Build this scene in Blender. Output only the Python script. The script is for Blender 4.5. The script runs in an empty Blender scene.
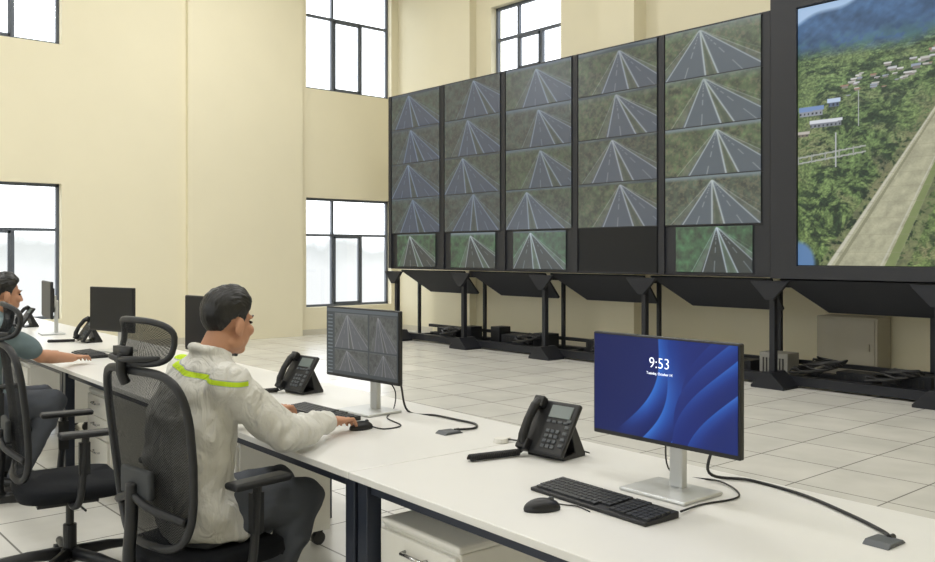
import bpy, bmesh, math, random
import numpy as np
from mathutils import Vector, Matrix
from mathutils import noise as mnoise
random.seed(3)
C = bpy.context.scene.collection
R = math.radians

# ------------------------------------------------------------------ materials
def s2l(c):
    return tuple(((x/255)/12.92 if x/255 <= .04045 else ((x/255+.055)/1.055)**2.4) for x in c)
MATS = {}
def mat(name, rgb, rough=.5, metal=0, var=.04, scale=8, bump=0, emis=0, alpha=1, bscale=60, spec=.5):
    if name in MATS: return MATS[name]
    m = bpy.data.materials.new(name); m.use_nodes = True
    nt = m.node_tree; b = nt.nodes['Principled BSDF']
    col = s2l(rgb)
    tc = nt.nodes.new('ShaderNodeTexCoord')
    nz = nt.nodes.new('ShaderNodeTexNoise'); nz.inputs['Scale'].default_value = scale
    nz.inputs['Detail'].default_value = 4
    nt.links.new(tc.outputs['Object'], nz.inputs['Vector'])
    mx = nt.nodes.new('ShaderNodeMix'); mx.data_type = 'RGBA'
    mx.inputs[6].default_value = tuple(max(0, c*(1-var)) for c in col)+(1,)
    mx.inputs[7].default_value = tuple(min(1, c*(1+var)) for c in col)+(1,)
    nt.links.new(nz.outputs['Fac'], mx.inputs[0])
    nt.links.new(mx.outputs[2], b.inputs['Base Color'])
    b.inputs['Roughness'].default_value = rough
    b.inputs['Metallic'].default_value = metal
    b.inputs['Specular IOR Level'].default_value = spec
    if emis:
        nt.links.new(mx.outputs[2], b.inputs['Emission Color']); b.inputs['Emission Strength'].default_value = emis
    if alpha < 1: b.inputs['Alpha'].default_value = alpha
    if bump:
        n2 = nt.nodes.new('ShaderNodeTexNoise'); n2.inputs['Scale'].default_value = bscale
        nt.links.new(tc.outputs['Object'], n2.inputs['Vector'])
        bp = nt.nodes.new('ShaderNodeBump'); bp.inputs['Strength'].default_value = bump; bp.inputs['Distance'].default_value = .01
        nt.links.new(n2.outputs['Fac'], bp.inputs['Height']); nt.links.new(bp.outputs[0], b.inputs['Normal'])
    MATS[name] = m
    return m

M_wall = mat('wall_paint', (231, 224, 198), .85, var=.03, scale=1.5, bump=.05, bscale=20)
M_ceil = mat('ceiling_paint', (236, 235, 230), .9)
M_desk = mat('desk_laminate', (218, 217, 213), .36, var=.015)
M_dleg = mat('desk_leg_steel', (42, 48, 62), .45, .3)
M_black = mat('black_plastic', (20, 21, 24), .45)
M_black2 = mat('chair_plastic', (22, 24, 28), .5)
M_fabric = mat('chair_fabric', (26, 28, 32), .95, var=.2, scale=200, bump=.3, bscale=300, spec=.2)
M_grey = mat('grey_plastic', (78, 82, 86), .5)
M_lumb = mat('lumbar_pad_rubber', (50, 53, 56), .7)
M_silver = mat('silver_metal', (200, 202, 202), .35, .5)
M_white = mat('cabinet_white', (222, 220, 212), .4)
M_chrome = mat('chrome', (200, 200, 200), .18, 1)
M_frame = mat('window_frame_paint', (92, 98, 108), .45, .1)
M_vw = mat('video_wall_bezel', (30, 32, 39), .5)
M_stand = mat('stand_steel', (32, 34, 41), .5, .3)
M_panel = mat('stand_panel', (32, 34, 40), .6, .1)
M_skin = mat('skin', (192, 144, 116), .6, var=.05, scale=20, bump=.03, spec=.3)
M_trouser = mat('grey_trousers', (78, 82, 90), .9, var=.08, scale=30, bump=.1)
M_shirt2 = mat('teal_grey_shirt', (100, 116, 120), .9, var=.06, bump=.1)
M_shoe = mat('shoe_leather', (28, 26, 26), .5)
M_eye = mat('eye_dark', (40, 30, 26), .2)
M_lcd = mat('phone_lcd', (104, 114, 112), .3)
M_key = mat('key_plastic', (46, 48, 52), .5)
M_text = mat('screen_text', (240, 245, 255), .5, emis=1.0, var=0)
M_off = mat('screen_off', (20, 22, 27), .4, spec=.3)
M_box = mat('grey_equipment', (134, 133, 128), .5)
M_cab = mat('beige_grey_cabinet', (164, 159, 144), .5)
M_blanket = mat('cable_black', (20, 20, 22), .5)

def hair_mat():
    m = bpy.data.materials.new('hair'); m.use_nodes = True; nt = m.node_tree
    b = nt.nodes['Principled BSDF']; b.inputs['Base Color'].default_value = (.006, .0055, .0055, 1); b.inputs['Roughness'].default_value = .42
    tc = nt.nodes.new('ShaderNodeTexCoord'); mp = nt.nodes.new('ShaderNodeMapping'); mp.inputs['Scale'].default_value = (320, 30, 30)
    n2 = nt.nodes.new('ShaderNodeTexNoise'); n2.inputs['Scale'].default_value = 1
    nt.links.new(tc.outputs['Object'], mp.inputs[0]); nt.links.new(mp.outputs[0], n2.inputs['Vector'])
    bp = nt.nodes.new('ShaderNodeBump'); bp.inputs['Strength'].default_value = .5; bp.inputs['Distance'].default_value = .004
    nt.links.new(n2.outputs['Fac'], bp.inputs['Height']); nt.links.new(bp.outputs[0], b.inputs['Normal'])
    return m
M_hair = hair_mat()

def mesh_mat():
    m = bpy.data.materials.new('chair_mesh'); m.use_nodes = True; nt = m.node_tree
    b = nt.nodes['Principled BSDF']; b.inputs['Base Color'].default_value = (.008, .009, .011, 1); b.inputs['Roughness'].default_value = .8
    b.inputs['Specular IOR Level'].default_value = .15
    tc = nt.nodes.new('ShaderNodeTexCoord'); w = nt.nodes.new('ShaderNodeTexChecker'); w.inputs['Scale'].default_value = 260
    nt.links.new(tc.outputs['Object'], w.inputs['Vector'])
    mr = nt.nodes.new('ShaderNodeMapRange'); mr.inputs[3].default_value = .66; mr.inputs[4].default_value = .94
    nt.links.new(w.outputs['Fac'], mr.inputs[0]); nt.links.new(mr.outputs[0], b.inputs['Alpha'])
    return m
M_mesh = mesh_mat()

def floor_mat():
    m = bpy.data.materials.new('floor_tiles'); m.use_nodes = True; nt = m.node_tree
    b = nt.nodes['Principled BSDF']; tc = nt.nodes.new('ShaderNodeTexCoord')
    br = nt.nodes.new('ShaderNodeTexBrick'); br.offset = 0; br.squash = 1
    br.inputs['Scale'].default_value = 1; br.inputs['Brick Width'].default_value = .6; br.inputs['Row Height'].default_value = .6
    br.inputs['Mortar Size'].default_value = .006; br.inputs['Mortar Smooth'].default_value = .2
    br.inputs['Color1'].default_value = s2l((220, 218, 211))+(1,); br.inputs['Color2'].default_value = s2l((213, 211, 204))+(1,)
    br.inputs['Mortar'].default_value = s2l((128, 126, 120))+(1,)
    nt.links.new(tc.outputs['Object'], br.inputs['Vector'])
    nz = nt.nodes.new('ShaderNodeTexNoise'); nz.inputs['Scale'].default_value = 2.2; nz.inputs['Detail'].default_value = 8
    nt.links.new(tc.outputs['Object'], nz.inputs['Vector'])
    mr = nt.nodes.new('ShaderNodeMapRange'); mr.inputs[1].default_value = .35; mr.inputs[2].default_value = .7; mr.inputs[3].default_value = .86; mr.inputs[4].default_value = 1
    nt.links.new(nz.outputs['Fac'], mr.inputs[0])
    mx = nt.nodes.new('ShaderNodeMix'); mx.data_type = 'RGBA'; mx.blend_type = 'MULTIPLY'; mx.inputs[0].default_value = 1
    nt.links.new(br.outputs['Color'], mx.inputs[6]); nt.links.new(mr.outputs[0], mx.inputs[7])
    nt.links.new(mx.outputs[2], b.inputs['Base Color']); b.inputs['Roughness'].default_value = .27
    return m
M_floor = floor_mat()

def screen_mat(name, strength, rough=.3, base=.01, spec=.5):
    m = bpy.data.materials.new(name); m.use_nodes = True; nt = m.node_tree
    b = nt.nodes['Principled BSDF']; a = nt.nodes.new('ShaderNodeAttribute'); a.attribute_name = 'Col'
    b.inputs['Base Color'].default_value = (base, base, base*1.2, 1)
    nt.links.new(a.outputs['Color'], b.inputs['Emission Color']); b.inputs['Emission Strength'].default_value = strength
    b.inputs['Roughness'].default_value = rough; b.inputs['Specular IOR Level'].default_value = spec
    return m
M_feed = screen_mat('camera_feed_screen', .9, .24, .035, .7)
M_led = screen_mat('led_screen', .92, .6, .01, .3)
M_mon = screen_mat('monitor_screen', .95, .4, .005, .3)

def glass_mat():
    m = bpy.data.materials.new('window_glass'); m.use_nodes = True; nt = m.node_tree
    for n in list(nt.nodes):
        if n.type != 'OUTPUT_MATERIAL': nt.nodes.remove(n)
    o = [n for n in nt.nodes if n.type == 'OUTPUT_MATERIAL'][0]
    t = nt.nodes.new('ShaderNodeBsdfTransparent'); g = nt.nodes.new('ShaderNodeBsdfGlossy'); g.inputs['Roughness'].default_value = .02
    t.inputs['Color'].default_value = (.95, .96, .97, 1)
    x = nt.nodes.new('ShaderNodeMixShader'); x.inputs[0].default_value = .06
    nt.links.new(t.outputs[0], x.inputs[1]); nt.links.new(g.outputs[0], x.inputs[2]); nt.links.new(x.outputs[0], o.inputs['Surface'])
    return m
M_glass = glass_mat()

def jacket_mat():
    m = bpy.data.materials.new('white_jacket'); m.use_nodes = True; nt = m.node_tree
    b = nt.nodes['Principled BSDF']; b.inputs['Roughness'].default_value = .85; b.inputs['Specular IOR Level'].default_value = .2
    tc = nt.nodes.new('ShaderNodeTexCoord'); sp = nt.nodes.new('ShaderNodeSeparateXYZ')
    nt.links.new(tc.outputs['Object'], sp.inputs[0])
    ma = nt.nodes.new('ShaderNodeMath'); ma.operation = 'MULTIPLY_ADD'; ma.inputs[1].default_value = .14
    nt.links.new(sp.outputs['X'], ma.inputs[0]); nt.links.new(sp.outputs['Z'], ma.inputs[2])
    cr = nt.nodes.new('ShaderNodeValToRGB'); cr.color_ramp.interpolation = 'CONSTANT'
    mr = nt.nodes.new('ShaderNodeMapRange'); mr.inputs[1].default_value = .9; mr.inputs[2].default_value = 1.2
    nt.links.new(ma.outputs[0], mr.inputs[0]); nt.links.new(mr.outputs[0], cr.inputs[0])
    W = s2l((212, 211, 205))+(1,); L = s2l((190, 220, 50))+(1,); G = s2l((168, 172, 172))+(1,)
    e = cr.color_ramp.elements
    e[0].position = 0; e[0].color = W
    e[1].position = (1.068-.9)/.3; e[1].color = G
    for p, c in ((1.071, L), (1.087, G), (1.090, W)):
        x = e.new((p-.9)/.3); x.color = c
    # the tape is only sewn across the back yoke
    lt = nt.nodes.new('ShaderNodeMath'); lt.operation = 'LESS_THAN'; lt.inputs[1].default_value = .055
    nt.links.new(sp.outputs['Y'], lt.inputs[0])
    mx = nt.nodes.new('ShaderNodeMix'); mx.data_type = 'RGBA'; mx.inputs[6].default_value = W
    nt.links.new(lt.outputs[0], mx.inputs[0]); nt.links.new(cr.outputs[0], mx.inputs[7]); nt.links.new(mx.outputs[2], b.inputs['Base Color'])
    n2 = nt.nodes.new('ShaderNodeTexNoise'); n2.inputs['Scale'].default_value = 8; n2.inputs['Detail'].default_value = 3; n2.inputs['Distortion'].default_value = 1.2
    mp = nt.nodes.new('ShaderNodeMapping'); mp.inputs['Rotation'].default_value = (0, .5, 0); mp.inputs['Scale'].default_value = (1.6, 1.6, .8)
    nt.links.new(tc.outputs['Object'], mp.inputs[0]); nt.links.new(mp.outputs[0], n2.inputs['Vector'])
    bp = nt.nodes.new('ShaderNodeBump'); bp.inputs['Strength'].default_value = .8; bp.inputs['Distance'].default_value = .04
    nt.links.new(n2.outputs['Fac'], bp.inputs['Height']); nt.links.new(bp.outputs[0], b.inputs['Normal'])
    return m
M_jacket = jacket_mat()

# ------------------------------------------------------------------ geometry helpers
def box(bm, c, s, rot=None):
    M = Matrix.Translation(c)
    if rot is not None: M = M @ rot
    M = M @ Matrix.Diagonal((s[0], s[1], s[2], 1))
    return bmesh.ops.create_cube(bm, size=1, matrix=M)['verts']
def cyl(bm, p0, p1, r0, r1=None, seg=16):
    p0 = Vector(p0); p1 = Vector(p1); r1 = r0 if r1 is None else r1
    d = p1-p0; q = d.to_track_quat('Z', 'Y').to_matrix().to_4x4()
    bmesh.ops.create_cone(bm, cap_ends=True, segments=seg, radius1=r0, radius2=r1, depth=d.length, matrix=Matrix.Translation((p0+p1)/2) @ q)
def ell(bm, c, r, rot=None, u=20, v=14):
    M = Matrix.Translation(c)
    if rot is not None: M = M @ rot
    bmesh.ops.create_uvsphere(bm, u_segments=u, v_segments=v, radius=1, matrix=M @ Matrix.Diagonal((r[0], r[1], r[2], 1)))
def caps(bm, p0, p1, r0, r1):
    cyl(bm, p0, p1, r0, r1, 18)
    ell(bm, p0, (r0,)*3); ell(bm, p1, (r1,)*3)
def chain(bm, pts, rs):
    for i in range(len(pts)-1): caps(bm, pts[i], pts[i+1], rs[i], rs[i+1])
def tube(bm, pts, r, seg=8, closed=False):
    pts = [Vector(p) for p in pts]; n = len(pts); rings = []
    prev = None
    for i, p in enumerate(pts):
        if closed: t = pts[(i+1) % n]-pts[i-1]
        else: t = pts[min(i+1, n-1)]-pts[max(i-1, 0)]
        t.normalize()
        if prev is None:
            a = Vector((0, 0, 1)) if abs(t.z) < .9 else Vector((0, 1, 0))
            nn = t.cross(a).normalized()
        else:
            nn = (prev-t*prev.dot(t)).normalized()
        prev = nn; bb = t.cross(nn)
        rr = r[i] if isinstance(r, (list, tuple)) else r
        rings.append([bm.verts.new(p+(nn*math.cos(k*2*math.pi/seg)+bb*math.sin(k*2*math.pi/seg))*rr) for k in range(seg)])
    m = n if closed else n-1
    for i in range(m):
        a = rings[i]; b = rings[(i+1) % n]
        off = 0
        if closed and i == n-1:
            off = min(range(seg), key=lambda o: (a[0].co-b[o].co).length)
        for k in range(seg):
            bm.faces.new((a[k], a[(k+1) % seg], b[(k+1+off) % seg], b[(k+off) % seg]))
    if not closed:
        bm.faces.new(rings[0][::-1]); bm.faces.new(rings[-1])
def prism(bm, poly, axis, a, b):
    def P(p, t):
        return {'X': (t, p[0], p[1]), 'Y': (p[0], t, p[1]), 'Z': (p[0], p[1], t)}[axis]
    A = [bm.verts.new(P(p, a)) for p in poly]; B = [bm.verts.new(P(p, b)) for p in poly]
    n = len(poly)
    bm.faces.new(A); bm.faces.new(B[::-1])
    for i in range(n): bm.faces.new((A[i], B[i], B[(i+1) % n], A[(i+1) % n]))
def loft(bm, secs, seg=28):
    rings = []
    for (x, y, z, rx, ry) in secs:
        rings.append([bm.verts.new((x+rx*math.cos(k*2*math.pi/seg), y+ry*math.sin(k*2*math.pi/seg), z)) for k in range(seg)])
    for a, b in zip(rings, rings[1:]):
        for k in range(seg): bm.faces.new((a[k], a[(k+1) % seg], b[(k+1) % seg], b[k]))
    bm.faces.new(rings[0][::-1]); bm.faces.new(rings[-1])
def fin(bm, name, m, parent=None, bevel=0, smooth=False, loc=None, rz=None, label=None, cat=None, seg=2, group=None):
    bmesh.ops.recalc_face_normals(bm, faces=bm.faces)
    me = bpy.data.meshes.new(name); bm.to_mesh(me); bm.free()
    ms = m if isinstance(m, (list, tuple)) else [m]
    for x in ms: me.materials.append(x)
    if smooth:
        for p in me.polygons: p.use_smooth = True
    o = bpy.data.objects.new(name, me); C.objects.link(o)
    if parent: o.parent = parent
    if bevel:
        b = o.modifiers.new('bevel', 'BEVEL'); b.width = bevel; b.segments = seg; b.limit_method = 'ANGLE'; b.angle_limit = R(40)
    if loc is not None: o.location = loc
    if rz is not None: o.rotation_euler = (0, 0, rz)
    if label: o['label'] = label
    if cat: o['category'] = cat
    if group: o['group'] = group
    return o
def empty(name, loc, rz, label, cat, group=None):
    o = bpy.data.objects.new(name, None); C.objects.link(o); o.empty_display_size = .1
    o.location = loc; o.rotation_euler = (0, 0, rz); o['label'] = label; o['category'] = cat
    if group: o['group'] = group
    return o
def dup(o, loc, rz, label=None):
    def rec(x, par):
        y = x.copy(); C.objects.link(y)
        if par: y.parent = par
        for c in list(x.children): rec(c, y)
        return y
    n = rec(o, None); n.location = loc; n.rotation_euler = (0, 0, rz)
    if label: n['label'] = label
    return n
def B(): return bmesh.new()

# desk frame
TH = R(-1.6)
def D(s, t, z=0):
    return Vector((s*math.cos(TH)-t*math.sin(TH), 1.60+s*math.sin(TH)+t*math.cos(TH), z))

# ------------------------------------------------------------------ room
XL, XR, YB, YF, H = -14.2, 4.5, 10.4, -5.0, 7.4
def wall(name, axis, pos, thick, a0, a1, holes):
    bm = B()
    As = sorted({a0, a1} | {h[0] for h in holes} | {h[1] for h in holes})
    Zs = sorted({0, H} | {h[2] for h in holes} | {h[3] for h in holes})
    for i in range(len(As)-1):
        for j in range(len(Zs)-1):
            ca = (As[i]+As[i+1])/2; cz = (Zs[j]+Zs[j+1])/2
            if any(h[0] < ca < h[1] and h[2] < cz < h[3] for h in holes): continue
            if axis == 'X': box(bm, (pos+thick/2, ca, cz), (abs(thick), As[i+1]-As[i], Zs[j+1]-Zs[j]))
            else: box(bm, (ca, pos+thick/2, cz), (As[i+1]-As[i], abs(thick), Zs[j+1]-Zs[j]))
    o = fin(bm, name, M_wall); o['kind'] = 'structure'; return o
WL = [(2.15, 4.10, .5, 2.55), (2.15, 4.10, 4.66, 6.6), (8.33, 10.24, .5, 2.52), (8.33, 10.24, 4.52, 6.6)]
WB = [(-11.46, -9.80, 4.6, 5.78)]
WREAR = [(-11, -8.5, 1, 5), (-6.5, -4, 1, 5), (-2, .5, 1, 5)]
wall('wall_left', 'X', XL, -.24, YF-.24, YB+.24, WL)
wall('wall_back', 'Y', YB, .24, XL, XR, WB)
wall('wall_right', 'X', XR, .24, YF-.24, YB+.24, [])
wall('wall_front', 'Y', YF, -.24, XL, XR, WREAR)
bm = B(); box(bm, ((XL+XR)/2, (YB+YF)/2, -.05), (XR-XL+.48, YB-YF+.48, .1)); o = fin(bm, 'floor', M_floor); o['kind'] = 'structure'
bm = B(); box(bm, ((XL+XR)/2, (YB+YF)/2, H+.05), (XR-XL+.48, YB-YF+.48, .1)); o = fin(bm, 'ceiling', M_ceil); o['kind'] = 'structure'
for i, (x0, x1, y0, y1) in enumerate([(XL, XL+.10, 6.05, 8.2), (-12.9, -11.85, YB-.16, YB), (-8.75, -8.1, YB-.28, YB)]):
    bm = B(); box(bm, ((x0+x1)/2, (y0+y1)/2, H/2), (x1-x0, y1-y0, H)); o = fin(bm, 'trim_%d' % (i+1), M_wall); o['kind'] = 'structure'
bm = B(); box(bm, ((XL+XR)/2, YB-.006, .05), (XR-XL, .012, .1)); o = fin(bm, 'baseboard_back', mat('baseboard_tile', (205, 200, 184), .4)); o['kind'] = 'structure'
bm = B(); box(bm, (XL+.006, (YF+YB)/2, .05), (.012, YB-YF, .1)); o = fin(bm, 'baseboard_left', MATS['baseboard_tile']); o['kind'] = 'structure'

def window(n, axis, pos, a0, a1, z0, z1, trans):
    bm = B(); gm = B()
    def bx(a, b, c, d, t=.06, off=0):
        ca, cz = (a+b)/2, (c+d)/2
        if axis == 'X': box(bm, (pos+off, ca, cz), (t, b-a, d-c))
        else: box(bm, (ca, pos+off, cz), (b-a, t, d-c))
    f = .045; zt = z0+(z1-z0)*trans; w = a1-a0
    bx(a0, a0+f, z0, z1); bx(a1-f, a1, z0, z1); bx(a0, a1, z0, z0+f); bx(a0, a1, z1-f, z1)
    bx(a0+f, a1-f, zt-f/2, zt+f/2)
    for k in (1/3, 2/3):
        bx(a0+w*k-.025, a0+w*k+.025, z0+f, zt-f/2)
    bx(a0+w/3-.022, a0+w/3+.022, zt+f/2, z1-f)
    for k in range(3):
        l = a0+w*k/3+.03; r = a0+w*(k+1)/3-.03
        if k == 1:
            for (p, q, u, v) in ((l, l+.035, z0+f, zt-f/2), (r-.035, r, z0+f, zt-f/2), (l, r, z0+f, z0+f+.035), (l, r, zt-f/2-.035, zt-f/2)):
                bx(p, q, u, v, .04, .02 if axis == 'X' else -.02)
    if axis == 'X': box(gm, (pos, (a0+a1)/2, (z0+z1)/2), (.006, w-.02, z1-z0-.02))
    else: box(gm, ((a0+a1)/2, pos, (z0+z1)/2), (w-.02, .006, z1-z0-.02))
    o = fin(bm, 'window_%d' % n, M_frame); o['kind'] = 'structure'
    g = fin(gm, 'glass', M_glass, o)
n = 1
for (a, b, c, d) in WL: window(n, 'X', XL-.15, a, b, c, d, .66); n += 1
for (a, b, c, d) in WB: window(n, 'Y', YB+.15, a, b, c, d, .52); n += 1
for (a, b, c, d) in WREAR: window(n, 'Y', YF-.14, a, b, c, d, .66); n += 1

# ------------------------------------------------------------------ pictures
def vnoise(x, y, seed, f):
    rs = np.random.RandomState(seed); g = rs.rand(64, 64)
    X = x*f; Y = y*f; xi = np.floor(X).astype(int); yi = np.floor(Y).astype(int); fx = X-xi; fy = Y-yi
    fx = fx*fx*(3-2*fx); fy = fy*fy*(3-2*fy)
    a = g[xi % 64, yi % 64]; b = g[(xi+1) % 64, yi % 64]; c = g[xi % 64, (yi+1) % 64]; d = g[(xi+1) % 64, (yi+1) % 64]
    return (a*(1-fx)+b*fx)*(1-fy)+(c*(1-fx)+d*fx)*fy
def fbm(x, y, seed, f):
    return (vnoise(x, y, seed, f)+.5*vnoise(x, y, seed+1, f*2.1)+.25*vnoise(x, y, seed+2, f*4.3))/1.75
def mixc(c, col, m):
    m = np.clip(m, 0, 1)[..., None]
    return c*(1-m)+np.array(col, float)*m
def feed(seed, bright=1, night=False, tint=(1, 1, 1)):
    rs = random.Random(seed); u0 = .30+.26*rs.random(); hz = .90+.10*rs.random()
    kl = -.42+.28*rs.random(); kr = kl+.80+.35*rs.random(); grn = rs.random()
    hill = rs.random() < .4; fh = rs.random() < .5
    def f(u, v):
        n = fbm(u*2, v, seed, 9)[..., None]; m2 = fbm(u*2, v, seed+9, 22)
        if night:
            c = np.array([50, 88, 58.])*(.35+1.0*n)
        else:
            g0 = np.array([64, 76, 70.]); g1 = np.array([76, 96, 58.])
            c = (g0*(1-grn*.8)+g1*grn*.8)*(.38+1.05*n)
            c = mixc(c, (110, 104, 86), np.clip((m2-.54)*5, 0, .5))
        dv = np.maximum(hz-v, 1e-3); k = (u-u0)/dv
        on = np.clip((hz-v)*40, 0, 1)
        km = kl+(kr-kl)*.48; mw = .055
        def carr(a, b, al):
            return np.clip((k-a)*dv*90, 0, 1)*np.clip((b-k)*dv*90, 0, 1)*on*al
        asp = (74, 86, 102) if not night else (28, 38, 38)
        c = mixc(c, (96, 102, 100), carr(kl-.10, kr+.14, .5))
        c = mixc(c, asp, carr(kl, km-mw, .92)); c = mixc(c, asp, carr(km+mw, kr, .92))
        c = mixc(c, (56, 72, 58), carr(km-mw*.6, km+mw*.6, .7))
        for kk, wd, al in ((kl+.03, .008, .7), (km-mw-.015, .009, .8), (km+mw+.015, .009, .8), (kr-.03, .008, .75), (kr+.13, .008, .45), (kl-.12, .007, .4), (kr+.30, .006, .25)):
            c = mixc(c, (190, 202, 218), np.exp(-((k-kk)*dv/wd)**2)*on*al)
        for kk in (kl+(km-mw-kl)*.5, km+mw+(kr-km-mw)*.5):
            c = mixc(c, (168, 180, 198), np.exp(-((k-kk)*dv/.006)**2)*on*(np.sin(7/dv) > -.1)*.55)
        sky = np.clip((v-hz)*14+.1, 0, 1)
        c = mixc(c, (104, 120, 132), sky)
        if fh: c = mixc(c, (104, 120, 128), np.clip((v-.82)*3, 0, .45))
        if hill: c = mixc(c, (50, 68, 78), np.clip((hz+.06+.03*np.sin(u*7+seed)-v)*30, 0, 1)*np.clip((v-hz+.015)*40, 0, 1)*.9)
        return c*bright*np.array(tint)
    return f
def grid_screen(name, w, h, nx, ny, func, m, parent, loc):
    us = np.linspace(0, 1, nx); vs = np.linspace(0, 1, ny); U, V = np.meshgrid(us, vs)
    co = np.zeros((ny, nx, 3)); co[..., 0] = U*w; co[..., 2] = V*h
    idx = np.arange(nx*ny).reshape(ny, nx)
    faces = np.stack([idx[:-1, :-1], idx[:-1, 1:], idx[1:, 1:], idx[1:, :-1]], -1).reshape(-1, 4)
    me = bpy.data.meshes.new(name); me.from_pydata(co.reshape(-1, 3).tolist(), [], faces.tolist())
    col = np.clip(func(U, V), 0, 255)/255
    lin = np.where(col <= .04045, col/12.92, ((col+.055)/1.055)**2.4).reshape(-1, 3)
    a = me.color_attributes.new('Col', 'FLOAT_COLOR', 'POINT')
    a.data.foreach_set('color', np.concatenate([lin, np.ones((len(lin), 1))], 1).astype(np.float32).ravel())
    me.materials.append(m)
    o = bpy.data.objects.new(name, me); C.objects.link(o); o.parent = parent; o.location = loc
    return o

# ------------------------------------------------------------------ video wall
YW = 8.93; X0 = -12.45; PW = 1.43; Z0 = 1.25; ZP = .585
vw = empty('video_wall', (X0, YW, Z0), 0, 'large black video wall of tiled camera feeds showing highways', 'video wall')
bm = B()
box(bm, (PW*2.5+.02, .14, ZP*2.5), (PW*5+.06, .2, ZP*5+.04))
fin(bm, 'cabinet', M_vw, vw, .006)
bm = B()
for i in range(6): box(bm, (PW*i, .028, ZP*2.5), (.08, .03, ZP*5+.02))
for j in range(6): box(bm, (PW*2.5, .034, ZP*j), (PW*5, .02, .014))
fin(bm, 'bezel', M_vw, vw)
HAZE_TINT = [(.86, .97, 1.12), (.90, .98, 1.08), (.95, 1, 1.04), (1, 1, 1), (1.02, 1.02, .97)]  # bluish haze over the left-hand columns, painted into the feed colours
for c in range(5):
    for r in range(5):
        x = PW*c+.05; z = ZP*(4-r)+.006; w = PW-.13; h = ZP-.012
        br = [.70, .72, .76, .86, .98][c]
        if r == 4:
            if c == 3:
                bm = B(); box(bm, (x+w/2, .03, z+h/2), (w, .01, h)); fin(bm, 'screen', M_off, vw, label='switched-off black display panel'); continue
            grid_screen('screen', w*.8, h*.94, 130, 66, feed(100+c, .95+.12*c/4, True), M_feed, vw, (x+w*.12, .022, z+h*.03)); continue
        grid_screen('screen', w, h, 160, 80, feed(c*17+r*41+3, br, False, HAZE_TINT[c]), M_feed, vw, (x, .022, z))

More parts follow.
